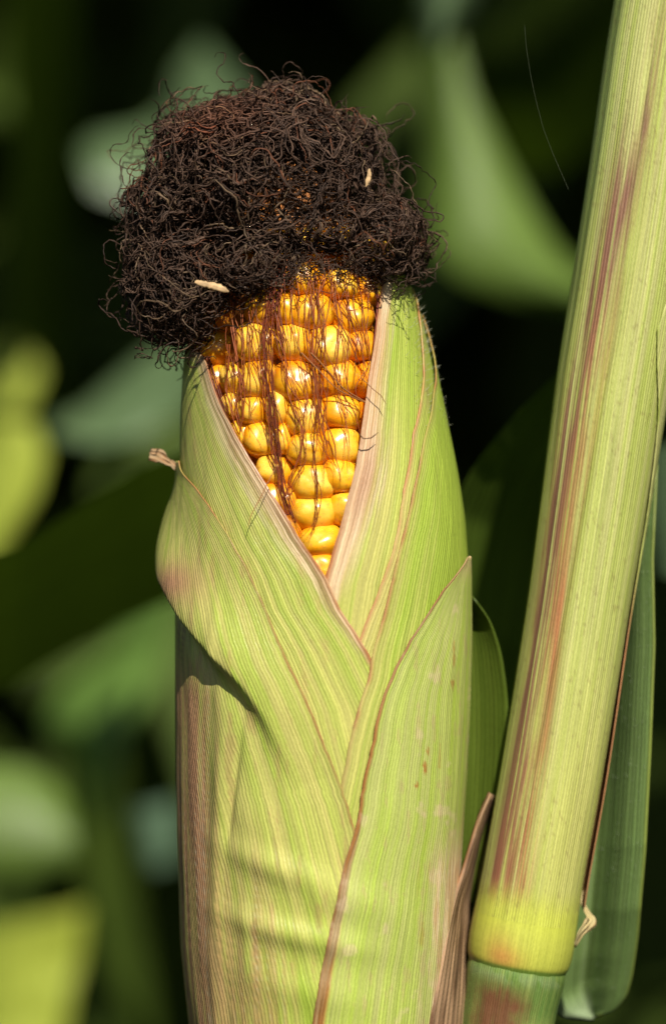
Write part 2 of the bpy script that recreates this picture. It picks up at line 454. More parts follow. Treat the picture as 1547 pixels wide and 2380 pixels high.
def col_R3(X, Y, T, el, er, s):
    C = base(s, Y, X, A_PALE, A_G * 1.1, -0.10)
    n = fbm(el / 6, Y / 260, 91)
    w = np.interp(Y, [1300, 1850, 1950, 2100, 2400], [7, 8, 18, 24, 30])
    m = sstep(1.1, 0.75, el / w)
    C = mixc(C, mixc(np.broadcast_to(A_BRN * 1.25, C.shape), A_DRY * 0.75, np.clip((n - 0.42) * 3, 0, 1)), m * 0.92)
    C = mixc(C, A_BRN, np.exp(-(el / 4) ** 2) * 0.8 * brk(Y, 10)); C = blotch(C, X, Y, 144, 0.67, A_DRY * 0.85, 0.35, 12, 60); C = blotch(C, X, Y, 145, 0.66, A_WHITE * 0.95, 0.4, 40, 50)
    k = sstep(0.80, 1.15, T + (fbm(T * 25, Y / 110, 92) - 0.5) * 0.55) * sstep(1880, 2020, Y)
    C = mixc(C, mixc(np.broadcast_to(A_WHITE, C.shape), A_PINK * 1.1, np.clip((fbm(T * 60, Y / 90, 93) - 0.4) * 3, 0, 1)), k * 0.85)
    for x, y, sx, sy, a in ((985, 1785, 7, 14, .8), (965, 1825, 6, 9, .8), (992, 1745, 4, 16, .6), (1052, 1520, 7, 40, .5), (1050, 1590, 10, 12, .55), (975, 2175, 10, 26, .3), (1020, 1760, 4, 40, .35)):
        th, yy = img2ear(x, y); q = np.sqrt(((T - th) * 335 / sx) ** 2 + ((Y - yy) / sy) ** 2) + (fbm(X / 8, Y / 8, 94) - 0.5) * 1.2
        C = mixc(C, A_RUST * 0.9, sstep(1.1, 0.6, q) * a)
    tip = sstep(1360, 1305, Y); C = mixc(C, A_DRY, tip * 0.5)
    return C

E_L1 = [(440, 820), (469, 852), (500, 931), (532, 985), (550, 1022), (618, 1131), (659, 1193), (701, 1261), (758, 1344), (794, 1422), (826, 1463), (862, 1525), (920, 1650), ('a', 50, 2000), ('a', 60, 3200)]
E_R1 = [('a', 46, 600), (908, 645), (893, 740), (874, 840), (858, 930), (838, 1060), (815, 1150), (796, 1215), (772, 1290), (750, 1360), (735, 1450), ('a', -10, 1700), ('a', -25, 3200)]
E_A = [('a', 96, 600), ('a', 76, 730), (998, 860), (971, 1011), (948, 1130), (919, 1287), (880, 1385), (846, 1468), (800, 1590), ('a', -5, 1900), ('a', -20, 3200)]
E_B = [('a', 105, 700), ('a', 84, 820), (1012, 920), (989, 1022), (966, 1131), (924, 1302), (888, 1453), (867, 1515), (857, 1577), (836, 1634), (810, 1738), (802, 1780), (780, 1880), ('a', -2, 2300), ('a', -10, 3200)]
E_L2 = [('a', -78, 1050), (415, 1092), (445, 1125), (483, 1172), (530, 1245), (571, 1318), (618, 1416), (659, 1515), (711, 1624), (753, 1728), (774, 1780), (788, 1814), (809, 1876), (840, 1990), ('a', 35, 2300), ('a', 50, 3200)]
E_R3 = [(1083, 1292), (1060, 1330), (1028, 1370), (992, 1427), (950, 1489), (914, 1557), (888, 1614), (870, 1675), (862, 1728), (846, 1790), (829, 1902), (819, 1944), (798, 2011), (767, 2152), (746, 2255), (726, 2380), ('a', -10, 2700), ('a', -14, 3200)]
topR = lambda T: 20 * np.sin(T * 9) + 25 * (fbm(T * 12, T * 0, 8) - 0.5)
husk('husk_leaf', E_R1, [('a', 250, 300), ('a', 215, 3200)], 0, 630, 3200, col_R1, label='inner right husk leaf with dry pinkish margin along the kernels', seed=1, topcurve=lambda T: 18 * np.sin(T * 7) + 60 * sstep(1.2, 2.4, T))
husk('husk_leaf', E_A, [('a', 230, 300), ('a', 200, 3200)], 1, 650, 3200, col_R1b, seed=2, topcurve=lambda T: 12 * np.sin(T * 9 + 1) + 60 * sstep(1.2, 2.4, T), label='right husk leaf with thin rusty margin', lift=(1.5, 0))
husk('husk_leaf', [('a', -205, 300), ('a', -200, 3200)], E_L1, 2, 815, 3200, col_L1, seed=3, topcurve=lambda T: 14 * np.sin(T * 8), label='left husk leaf with streaked dry margin along the kernels', lift=(0, 1.5))
husk('husk_leaf', E_B, [('a', 200, 300), ('a', 190, 3200)], 3, 740, 3200, col_R2, seed=4, topcurve=lambda T: 10 * np.sin(T * 9 + 2), label='fresh green husk leaf with brown margin, right of the crossing', lift=(1.5, 0))
husk('husk_leaf', [('a', -165, 1040), ('a', -185, 1300), ('a', -180, 3200)], E_L2, 4, 1072, 3200, col_L2, seed=5, fold=True, nu=240, nv=420, label='outer left husk leaf bulging in a diagonal fold', lift=(0, 1.0))
husk('husk_leaf', E_R3, [('a', 81, 1285), ('a', 84, 1310), ('a', 100, 1450), ('a', 112, 1800), ('a', 120, 3200)], 5, 1294, 3200, col_R3, seed=6, label='pale green pointed outer husk leaf at front right', lift=(2.0, 0), nu=120)

# dried tip of the left outer husk
def crumple(name, pts, widths, colr, seed, mat=M_DRY, parent=None, org=None, nu=9, amp=0.25, t=0.00015, label=None, nrm=(0, -1, 0.2)):
    """a small crumpled dry sheet along pts"""
    p = np.array(pts, float); n = 24
    s = np.linspace(0, 1, n); q = np.linspace(0, 1, len(p))
    c = np.stack([smooth1(np.interp(s, q, p[:, i]), 2) for i in range(3)], 1)
    w = np.interp(s, np.linspace(0, 1, len(widths)), widths)
    W3 = P(c[:, 0], c[:, 1], c[:, 2]); T = np.gradient(W3, axis=0); T /= np.linalg.norm(T, axis=1, keepdims=True)
    S = np.cross(T, np.array(nrm)); S /= np.linalg.norm(S, axis=1, keepdims=True); Nn = np.cross(S, T)
    u = np.linspace(-1, 1, nu)
    jit = 1 + 0.5 * (vnoise(s[:, None] * 9, u[None] * 2, seed) - 0.5)
    h = amp * (fbm(s[:, None] * 6, u[None] * 1.6, seed + 1) - 0.5) * 2 + 0.25 * (u[None] ** 2)
    V = W3[:, None] + S[:, None] * (u[None] * w[:, None] * jit * K)[..., None] + Nn[:, None] * (h * w[:, None] * K)[..., None]
    if org is not None: V = V - np.array(org)
    n_ = fbm(u[None] * 4 + s[:, None] * 0, s[:, None] * 5, seed + 2)
    C = mixc(np.broadcast_to(np.asarray(colr), V.shape).copy(), A_BRN, np.clip((n_ - 0.5) * 2, 0, 0.7))
    uv = np.stack([np.broadcast_to(u[None] * w[:, None] / 100, V.shape[:2]), np.broadcast_to(s[:, None] * 1.5, V.shape[:2])], -1)
    o = obj(name, mesh(name, V, gridF(nu, n), mat, uv=uv, colr=C), parent, label)
    solidify(o, t)
    return o
crumple('husk_tip', [(432, 1112, 20), (415, 1092, 30), (402, 1078, 30), (388, 1070, 25), (372, 1060, 22), (350, 1055, 30)], [3, 5, 7, 8, 15, 13], A_DRY * 0.55, 5, parent=ear, org=BASE, amp=0.5, label='torn dry tip of the left outer husk leaf')
crumple('husk_tip', [(1060, 1335, 90), (1075, 1318, 80), (1083, 1303, 70), (1089, 1292, 66)], [3, 5, 5, 3], A_DRY, 9, parent=ear, org=BASE, amp=0.5, label='ragged dry tip of the front right husk leaf')

# ------------------------------------------------------------------ cob and kernels
KY = np.array([330, 380, 450, 520, 600, 700, 800, 900, 1000, 1150, 1300, 1600.])
KR = np.array([40, 110, 165, 198, 222, 246, 262, 272, 280, 292, 300, 300.])
def kr(y): return np.interp(y, KY, KR)
n = 40
ys = np.linspace(345, 1700, n); th = np.linspace(0, 2 * np.pi, 48, endpoint=False)
Rg = (kr(ys) - 62).clip(12)[:, None] + 0 * th[None]
Yg = np.repeat(ys[:, None], 48, 1); Xg = ecx(Yg) + Rg * np.sin(th[None]); Dg = Rg * np.cos(th[None])
cob = obj('cob', mesh('cob', rel(P(Xg, Yg, Dg)), gridF(48, n, True), M_COB), ear)

def kernel_mesh(seed):
    nu, nv = 26, 17
    r = np.random.default_rng(seed)
    ph = np.linspace(0, 2 * np.pi, nu, endpoint=False); la = np.linspace(-np.pi / 2 + 0.02, np.pi / 2 - 0.02, nv)
    x = np.cos(la)[:, None] * np.cos(ph)[None]; z = np.cos(la)[:, None] * np.sin(ph)[None]; y = np.sin(la)[:, None] + 0 * x
    e = 2.3
    rad = (np.abs(x) ** e + np.abs(z) ** e + np.abs(y) ** 2.05) ** (-1 / 2.25)
    rad *= 1 + 0.20 * (vnoise(x * 1.3 + 5, z * 1.3 + y, seed) - 0.5) + 0.07 * (vnoise(x * 2.6 + 5, z * 2.6 + y, seed + 3) - 0.5)
    X, Y_, Z = x * rad, y * rad, z * rad
    front = np.clip(Y_, 0, None)
    # shallow dent / crease across the crown
    a = r.uniform(0, np.pi); q = X * math.cos(a) + Z * math.sin(a) + r.uniform(-.3, .3)
    Y_ = Y_ - 0.07 * np.exp(-(q / 0.16) ** 2) * front * r.uniform(0.2, 1.0)
    X = X * (1 - 0.10 * (1 - front.clip(0, 1)))
    V = np.stack([X, Y_, Z], -1).reshape(-1, 3)
    F = gridF(nu, nv, True)
    k0 = len(V)
    V = np.vstack([V, V[:nu].mean(0), V[-nu:].mean(0)])
    caps = [[(j + 1) % nu, j, k0, k0] for j in range(nu)] + [[(nv - 1) * nu + j, (nv - 1) * nu + (j + 1) % nu, k0 + 1, k0 + 1] for j in range(nu)]
    me = bpy.data.meshes.new('kernel')
    me.from_pydata(V.tolist(), [], F.tolist() + [c[:3] for c in caps])
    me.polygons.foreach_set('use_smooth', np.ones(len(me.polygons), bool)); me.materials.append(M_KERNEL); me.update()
    return me
KM = [kernel_mesh(100 + i) for i in range(14)]
placed = []
def kernel(th_, y, w, h, sink=0.0, tilt=0.0):
    R = float(kr(y)); hd = 58.0
    ro = R - hd - sink
    pos = P(float(ecx(y)) + ro * math.sin(th_), y, ro * math.cos(th_)) - np.array(BASE)
    o = obj('kernel', random.choice(KM), cob)
    slope = (float(kr(y + 20)) - float(kr(y - 20))) / 40           # surface leans with the taper
    m = Matrix.Translation(Vector(pos)) @ Matrix.Rotation(th_, 4, 'Z') @ Matrix.Rotation(math.pi, 4, 'Z')
    m = m @ Matrix.Rotation(-math.atan(slope) * -0.8, 4, 'X') @ Matrix.Rotation(tilt, 4, 'Y') @ Matrix.Diagonal((w / 2 * K * 1.06, hd * 1.03 * K, h / 2 * K * 1.20, 1))
    o.matrix_local = m
    placed.append((th_ * R, y, w, h))
EXPL = [(728, 724, 108, 84), (772, 803, 108, 94), (803, 882, 106, 86), (811, 962, 104, 82), (808, 1040, 100, 80), (808, 1110, 96, 74), (812, 1180, 96, 74),
        (682, 795, 92, 86), (687, 884, 112, 92), (711, 970, 106, 86), (712, 1047, 106, 80), (721, 1121, 112, 80), (733, 1191, 110, 78), (742, 1258, 106, 74), (750, 1326, 104, 74),
        (574, 798, 104, 94), (581, 882, 102, 86), (568, 950, 80, 70), (592, 1024, 96, 82), (614, 1098, 96, 78), (636, 1164, 94, 72), (655, 1230, 94, 72), (634, 952, 66, 78), (650, 1024, 40, 70),
        (514, 885, 66, 70), (516, 945, 60, 64), (540, 1012, 60, 70),
        (834, 731, 104, 84), (803, 664, 96, 76), (862, 806, 88, 80), (884, 884, 80, 80), (706, 648, 96, 80), (592, 716, 100, 84), (656, 722, 66, 78), (880, 676, 80, 74)]
for x, y, w, h in EXPL:
    t_, yy = img2ear(x, y, -40)
    R = float(kr(yy)); d = R * math.cos(t_)
    s = 1 - d / DQ; X = CX0 + (x - CX0) * s; yy = CY0 + (y - CY0) * s
    t_ = math.asin(max(-.98, min(.98, (X - float(ecx(yy))) / R)))
    w = w / max(0.55, math.cos(t_)) ** 0.5
    kernel(t_ + rng.normal(0, 0.012), yy + rng.normal(0, 2), w * rng.uniform(0.95, 1.06), h * rng.uniform(0.94, 1.05), sink=rng.uniform(-6, 7), tilt=rng.uniform(-0.16, 0.16))
for j in range(17):
    y = 555 + rng.uniform(0, 40)
    while y < 1420:
        R = float(kr(y)); t_ = -math.pi + j * 2 * math.pi / 16.6 + (y - 900) * 0.0004
        w, h = min(104, R * 2 * math.pi / 16), 78
        q_ = 0.50 if abs(t_) < 1.15 and y > 640 else 0.40
        if all(((t_ * R - a) / ((w + b) * q_)) ** 2 + ((y - c) / ((h + e) * q_)) ** 2 > 1 for a, c, b, e in placed):
            kernel(t_, y, w, h, tilt=rng.uniform(-0.1, 0.1))
        y += 78

# ------------------------------------------------------------------ silk
def surf(x, y):
    R = kr(y); q = np.clip((x - ecx(y)) / R, -0.97, 0.97)
    return R * np.sqrt(1 - q * q)
ELL = np.array([[632, 440, 40, 262, 190, 250], [668, 285, 40, 92, 78, 100], [885, 562, 80, 98, 88, 190], [428, 665, 110, 126, 140, 155],
                [440, 350, 40, 72, 78, 110], [822, 345, 20, 58, 60, 100], [595, 620, 170, 110, 75, 110], [395, 525, 70, 84, 130, 150], [745, 545, 170, 130, 60, 100], [540, 285, 20, 80, 52, 90]], float)
def silk(N, S, step, curl, rmin, rmax, shell, seedlist=None, loose=0.0, kink=1.9, wts=(5.2, 1.1, 1.0, 2.2, 0.7, 0.5, 0.5, 0.8, 0.25, 0.5)):
    wts = np.array(wts) / sum(wts)
    e = ELL[rng.choice(len(ELL), N, p=wts)]
    v = rng.normal(size=(N, 3)); v /= np.linalg.norm(v, axis=1, keepdims=True)
    rad = shell[0] + (shell[1] - shell[0]) * rng.random((N, 1)) ** 0.6
    p = e[:, :3] + v * e[:, 3:] * rad
    if seedlist is not None: p = seedlist
    t = rng.normal(size=(N, 3)); t /= np.linalg.norm(t, axis=1, keepdims=True)
    w = rng.normal(size=(N, 3)) * 0.5; w2 = rng.normal(size=(N, 3))
    out = np.zeros((N, S, 3))
    cv = rng.uniform(0.6, 1.5, (N, 1)) * curl
    for i in range(S):
        out[:, i] = p
        rel_ = (p[:, None] - ELL[None, :, :3]) / ELL[None, :, 3:]
        f = np.linalg.norm(rel_, axis=2); k = f.argmin(1); fm = f[np.arange(N), k][:, None]
        g = rel_[np.arange(N), k] / ELL[k, 3:]; g /= np.linalg.norm(g, axis=1, keepdims=True) + 1e-9
        w = 0.80 * w + 0.6 * rng.normal(size=(N, 3)); w2 = 0.97 * w2 + 0.24 * rng.normal(size=(N, 3))
        t = t + cv * w + 0.16 * w2
        t = t - g * np.clip(fm - shell[1] + 0.05, 0, 1) * (3.0 - 2.7 * loose) - g * (t * g).sum(1, keepdims=True) * (0.35 - 0.3 * loose) + g * np.clip(shell[0] - fm, 0, 1) * 1.2
        t /= np.linalg.norm(t, axis=1, keepdims=True)
        p = p + t * step
        # keep off the cob
        R = kr(p[:, 1]) + 5; ax = p[:, 0] - ecx(p[:, 1]); rho = np.hypot(ax, p[:, 2]); m = (rho < R) & (p[:, 1] > 350)
        sc_ = np.where(m, R / np.maximum(rho, 1), 1.0)
        p[:, 0] = ecx(p[:, 1]) + ax * sc_; p[:, 2] *= sc_
    kk = rng.normal(size=(N, S, 3)); out = out + (0.6 * kk + 0.4 * np.roll(kk, 1, 1)) * kink
    r = rng.uniform(rmin, rmax, (N, 1)) * np.interp(np.linspace(0, 1, S), [0, .1, .85, 1], [.6, 1, 1, .35])[None]
    r = r * (1 + 0.25 * rng.normal(size=r.shape)).clip(0.6, 1.5)
    return out, r
def silk_part(name, sets, label):
    Vs, Fs, Cs, o = [], [], [], 0
    for out, r, tone in sets:
        V, F = tubes(P(out[..., 0], out[..., 1], out[..., 2]), r * K, 3)
        N, S = out.shape[:2]
        a = rng.random((N, 1, 1)) ** 1.6
        c = np.array([0.050, 0.027, 0.017]) * (1 - a) + np.array([0.145, 0.085, 0.056]) * a
        red = (rng.random((N, 1, 1)) < 0.06); c = np.where(red, np.array([0.17, 0.065, 0.032]), c)
        tan = (rng.random((N, 1, 1)) < 0.07); c = np.where(tan, np.array([0.20, 0.13, 0.075]), c)
        rp = np.exp(-((out - np.array([520, 290, 150])) / np.array([110, 70, 200])) ** 2).prod(2)[..., None]; c = c * (1 + rp * np.array([0.7, 0.25, 0.1]))
        c = c * 0.6 * tone * (0.75 + 0.5 * rng.random((N, S, 1)))
        Cs.append(np.repeat(c[:, :, None], 3, 2).reshape(-1, 3)); Vs.append(V); Fs.append(F + o); o += len(V)
    ob = obj(name, mesh(name, rel(np.vstack(Vs)), np.vstack(Fs), M_SILK, colr=np.vstack(Cs)), ear, label, kind='stuff')
    return ob
def locks(o, r, m, spread):
    N, S, _ = o.shape
    a, b = np.repeat(o, m, 0), np.repeat(r, m, 0)
    q = rng.normal(size=(N * m, 1, 3)) * spread; w_ = np.cumsum(rng.normal(size=(N * m, S, 3)), 1) * 0.55
    return a + q + w_, b * rng.uniform(0.75, 1.2, (N * m, 1))
main = silk(470, 44, 6.5, 0.50, 1.3, 2.5, (0.72, 1.0))
lock = locks(*silk(220, 42, 6.5, 0.46, 1.4, 2.6, (0.78, 1.05)), 4, 4.0)
inner = silk(480, 34, 9.0, 0.35, 1.6, 2.6, (0.35, 0.85))
big = silk(220, 60, 7.0, 0.22, 1.4, 2.3, (0.93, 1.03))
stray = silk(560, 44, 6.0, 0.40, 1.2, 2.0, (0.97, 1.12), loose=0.80, kink=1.3, wts=(1.5, 1.0, 1.6, 3.0, 2.0, 0.9, 0.0, 1.5, 0.0, 0.6))
wx = rng.uniform(540, 965, 170); wy = rng.uniform(590, 665, 170) + np.interp(wx, [540, 640, 740, 965], [80, 15, 0, 0])
wisp = silk(170, 26, 6.0, 0.45, 1.0, 1.6, (0.95, 1.15), seedlist=np.stack([wx, wy, surf(wx, wy) + rng.uniform(8, 40, 170)], 1), loose=0.8)
silk_part('silk_tuft', [(*main, 0.85), (*lock, 0.95), (*inner, 0.6), (*big, 1.0), (*stray, 0.85), (*wisp, 0.75)], 'dense tangle of dry dark brown curly silk capping the cob')

# single reddish strands lying over the kernels
def strand_set(ctrl, n_, spread, reach=(0.7, 1.0), tone=(0.20, 0.05, 0.014), off=(7, 12), wig=5, rad=(1.0, 1.65), tname='silk_strand', husk_d=False, start=0.0):
    c = np.array(ctrl, float)
    for i in range(n_):
        if 3 < n_ < 13 and rng.random() < 0.33: continue
        S = 34
        s = np.linspace(start * rng.random(), rng.uniform(*reach), S)
        q = np.linspace(0, 1, len(c))
        x = smooth1(np.interp(s, q, c[:, 0]), 4); y = smooth1(np.interp(s, q, c[:, 1]), 4)
        sp = np.interp(s, [0, 0.35, 0.7, 1], [1.5, 1.5, 1.1, 0.6]) * spread * rng.normal()
        ph = rng.uniform(0, 50)
        x = x + sp + wig * 3.2 * (vnoise(y / 62 + ph, ph, 3) - 0.5) + wig * 0.2 * (vnoise(y / 14 + ph, ph, 4) - 0.5)
        d0 = surf(x, y); 
        if husk_d:
            R = ehw(y) + 3; qq = np.clip((x - ecx(y)) / R, -.97, .97); d0 = R * np.sqrt(1 - qq * qq)
        d = d0 + rng.uniform(*off) + 5 * (vnoise(y / 25 + ph, ph, 6))
        sc_ = 1 - d / DQ
        X, Y = CX0 + (x - CX0) * sc_, CY0 + (y - CY0) * sc_
        pth = P(X, Y, d)[None]
        r = np.full((1, S), rng.uniform(*rad)) * np.interp(np.linspace(0, 1, S), [0, .8, 1], [1, 1, .3])[None]
        V, F = tubes(pth, r * K, 4)
        cc = np.array(tone) * rng.uniform(0.55, 1.5)
        obj(tname, mesh(tname, rel(V), F, M_STRAND, colr=np.broadcast_to(cc, V.shape)), ear)
strand_set([(640, 640), (625, 720), (614, 791), (623, 875), (633, 962), (641, 1050), (658, 1137), (676, 1207), (697, 1250)], 14, 4.5, (0.85, 1.0), (0.14, 0.03, 0.012), off=(6, 14), rad=(0.9, 1.4))
strand_set([(600, 640), (590, 720), (596, 791), (612, 875), (626, 962), (640, 1050), (655, 1130)], 4, 9, (0.6, 1.0), off=(6, 14))
strand_set([(655, 640), (645, 717), (650, 770), (661, 819), (677, 861), (693, 910), (700, 952), (708, 1010), (704, 1080), (690, 1160), (690, 1215)], 8, 9, (0.45, 1.0), wig=9)
strand_set([(650, 630), (648, 700), (655, 760), (668, 830)], 7, 8, (0.8, 1.0), (0.15, 0.035, 0.018), off=(6, 16))
strand_set([(721, 637), (726, 763), (745, 875), (752, 980), (766, 1050), (794, 1125)], 5, 8, (0.6, 1.0), wig=9)
strand_set([(740, 630), (733, 760), (724, 860), (738, 960), (770, 1060), (800, 1140)], 4, 14, (0.6, 1.0), wig=10)
strand_set([(801, 650), (812, 742), (838, 805), (862, 880)], 6, 7, (0.8, 1.0))
strand_set([(868, 640), (884, 693), (878, 787), (862, 903)], 9, 6, (0.75, 1.0), (0.15, 0.028, 0.014))
strand_set([(845, 640), (856, 720), (866, 800), (866, 870)], 3, 7, (0.7, 1.0))
strand_set([(474, 830), (484, 870), (502, 920), (536, 985)], 13, 5, (0.8, 1.0), (0.13, 0.03, 0.014))
strand_set([(520, 800), (518, 870), (530, 930), (548, 1000), (560, 1030)], 3, 7, (0.7, 1.0), wig=8)
strand_set([(567, 720), (567, 840), (574, 945), (581, 1064)], 3, 6, (0.6, 1.0))
strand_set([(545, 760), (552, 850), (556, 920), (566, 970), (560, 1010)], 4, 9, (0.7, 1.0), wig=10)
strand_set([(740, 640), (736, 760), (731, 882), (732, 980), (728, 1050), (738, 1120), (739, 1160), (735, 1197), (716, 1232), (703, 1258)], 3, 3, (0.95, 1.0), wig=10)
strand_set([(690, 900), (700, 960), (712, 1010), (706, 1060), (684, 1110), (676, 1160), (690, 1220)], 3, 5, (0.9, 1.0), wig=8)
strand_set([(788, 700), (796, 760), (786, 850), (800, 920), (824, 960), (832, 1030)], 3, 4, (0.8, 1.0), wig=8)
strand_set([(700, 820), (740, 860), (784, 905), (836, 931), (880, 946)], 2, 5, (0.9, 1.0), (0.22, 0.09, 0.03), off=(14, 22), wig=6)
strand_set([(640, 1090), (625, 1120), (605, 1160), (585, 1195), (572, 1225)], 1, 3, (1, 1), (0.30, 0.13, 0.05), off=(16, 20), wig=5, husk_d=True)
strand_set([(838, 1008), (850, 1020), (868, 1018), (882, 1005)], 1, 1, (1, 1), (0.12, 0.06, 0.03), off=(6, 8), wig=4, husk_d=True)
strand_set([(835, 880), (860, 905), (880, 920), (892, 940)], 1, 1, (1, 1), (0.25, 0.12, 0.05), off=(8, 12), wig=4, husk_d=True)

for x0, x1, y1 in ((560, 570, 1020), (585, 600, 1080), (615, 660, 1150), (665, 690, 1180), (690, 715, 1120), (705, 690, 1230), (725, 760, 1090), (745, 738, 1200), (765, 790, 1100), (785, 800, 980), (800, 826, 1000), (815, 835, 1040), (830, 850, 960), (850, 848, 990), (545, 560, 960), (530, 545, 1000), (755, 800, 1130), (680, 730, 1060)):
    ym = (620 + y1) / 2
    strand_set([(x0, 600), (x0 + rng.normal(0, 6), 700), ((x0 + x1) / 2 + rng.normal(0, 10), ym), (x1 + rng.normal(0, 8), (ym + y1) / 2), (x1, y1)], 1, 6, (0.75, 1.0), (0.25, 0.07, 0.020), wig=12, rad=(0.9, 1.35))
# straw-coloured anthers caught in the silk
def anther(ctrl, label, d, wid):
    p = np.array([at(x, y, d) for x, y in ctrl]); S = 16
    s = np.linspace(0, 1, S); q = np.linspace(0, 1, len(p))
    c = np.stack([np.interp(s, q, p[:, i]) for i in range(3)], 1)
    w = np.interp(s, [0, .06, .2, .5, .85, 1], [.35, .5, .75, 1, .8, .1]) * wid
    W3 = P(c[:, 0], c[:, 1], c[:, 2]); o0 = W3.mean(0)
    T = np.gradient(W3, axis=0); T /= np.linalg.norm(T, axis=1, keepdims=True)
    S1 = np.cross(T, [0, -1, 0.01]); S1 /= np.linalg.norm(S1, axis=1, keepdims=True); N1 = np.cross(S1, T)
    a = np.linspace(0, 2 * np.pi, 12, endpoint=False); rr = 1 - 0.35 * np.exp(-((np.abs(a - np.pi / 2)) / 0.35) ** 2) - 0.35 * np.exp(-((np.abs(a - 3 * np.pi / 2)) / 0.35) ** 2)
    jit = 1 + 0.75 * (rng.random((S, 12)) - 0.5)
    V = W3[:, None] + (w[:, None] * jit * K * rr)[..., None] * (np.cos(a)[None, :, None] * S1[:, None] + 0.7 * np.sin(a)[None, :, None] * N1[:, None])
    o = obj('dried_anther', mesh('dried_anther', V - o0, gridF(12, S, True), M_CHAFF), None, label, 'anther', 'anthers caught in the silk')
    o.location = o0
anther([(453, 655), (470, 659), (490, 664), (512, 670), (532, 678)], 'long straw-coloured dried anther lying on the lower left of the silk', 318, 8)
anther([(857, 392), (858, 408), (855, 420), (850, 434)], 'short upright straw-coloured dried anther on the upper right of the silk', 235, 6)

# ------------------------------------------------------------------ stalk
STY = np.array([-900, -300, 0, 150, 400, 680, 900, 1150, 1400, 1580, 1800, 2020, 2100, 2600, 3200.])
STL = np.array([1565, 1472, 1425, 1400, 1365, 1322, 1287, 1256, 1224, 1195, 1160, 1120, 1106, 1030, 930.])
STR = np.array([1825, 1735, 1690, 1667, 1632, 1588, 1550, 1510, 1466, 1438, 1402, 1362, 1348, 1250, 1150.])
def st_c(y): return np.interp(y, _sy, _sc0)
_sy = np.arange(-900, 3201, 5.); _sc0 = smooth1(np.interp(_sy, STY, (STL + STR) / 2), 30); _sh = smooth1(np.interp(_sy, STY, (STR - STL) / 2), 30) * 0.985
def st_h(y): return np.interp(y, _sy, _sh)
SD = -10.0
SB = Vector(P(1040, 3200, SD))
stalk = empty('corn_stalk', SB, 'thick leaning corn stalk with purple-streaked sheath and yellow node', 'corn stalk')
def tube_surf(name, y0, y1, rfun, colour, mat, tl=-math.pi, tr=math.pi, nu=120, nv=260, seed=0, label=None, solid=0, dcol=None):
    ys = np.linspace(y0, y1, nv)
    c = st_c(ys); tg = np.gradient(c, ys); nrm = np.sqrt(1 + tg ** 2)
    TL = np.interp(ys, *tl) if isinstance(tl, tuple) else np.full(nv, tl)
    TR = np.interp(ys, *tr) if isinstance(tr, tuple) else np.full(nv, tr)
    u = np.linspace(0, 1, nu)
    T = TL[:, None] * (1 - u) + TR[:, None] * u
    Yc = np.repeat(ys[:, None], nu, 1)
    r = rfun(ys, T, Yc)
    # ring perpendicular to the axis: side vector (1, -tg)/nrm in (x, y-down)
    sx, sy = 1 / nrm, -tg / nrm
    X = c[:, None] + r * np.sin(T) * sx[:, None]; Y = Yc + r * np.sin(T) * sy[:, None]; D = SD + r * np.cos(T)
    UVx = T * 130 / 100 + 20 + seed; UVy = Yc / 100
    C = colour(X, Yc, T)
    o = obj(name, mesh(name, P(X, Y, D) - np.array(SB), gridF(nu, nv), mat, uv=np.stack([UVx, UVy], -1), colr=np.clip(C, .004, .85)), stalk, label)
    if solid: solidify(o, solid)
    return o
def T_at(x, y):      # picture point on the stalk's front -> angle
    s = 1 - 100 / DQ; X, Y = CX0 + (x - CX0) * s, CY0 + (y - CY0) * s
    return math.asin(max(-.99, min(.99, (X - float(st_c(Y))) / float(st_h(Y)))))
S_G = np.array([0.34, 0.39, 0.085]); S_Y = np.array([0.42, 0.41, 0.10]); S_PALE = np.array([0.43, 0.43, 0.155]); S_PUR = np.array([0.19, 0.08, 0.055]); S_RED = np.array([0.36, 0.15, 0.06])
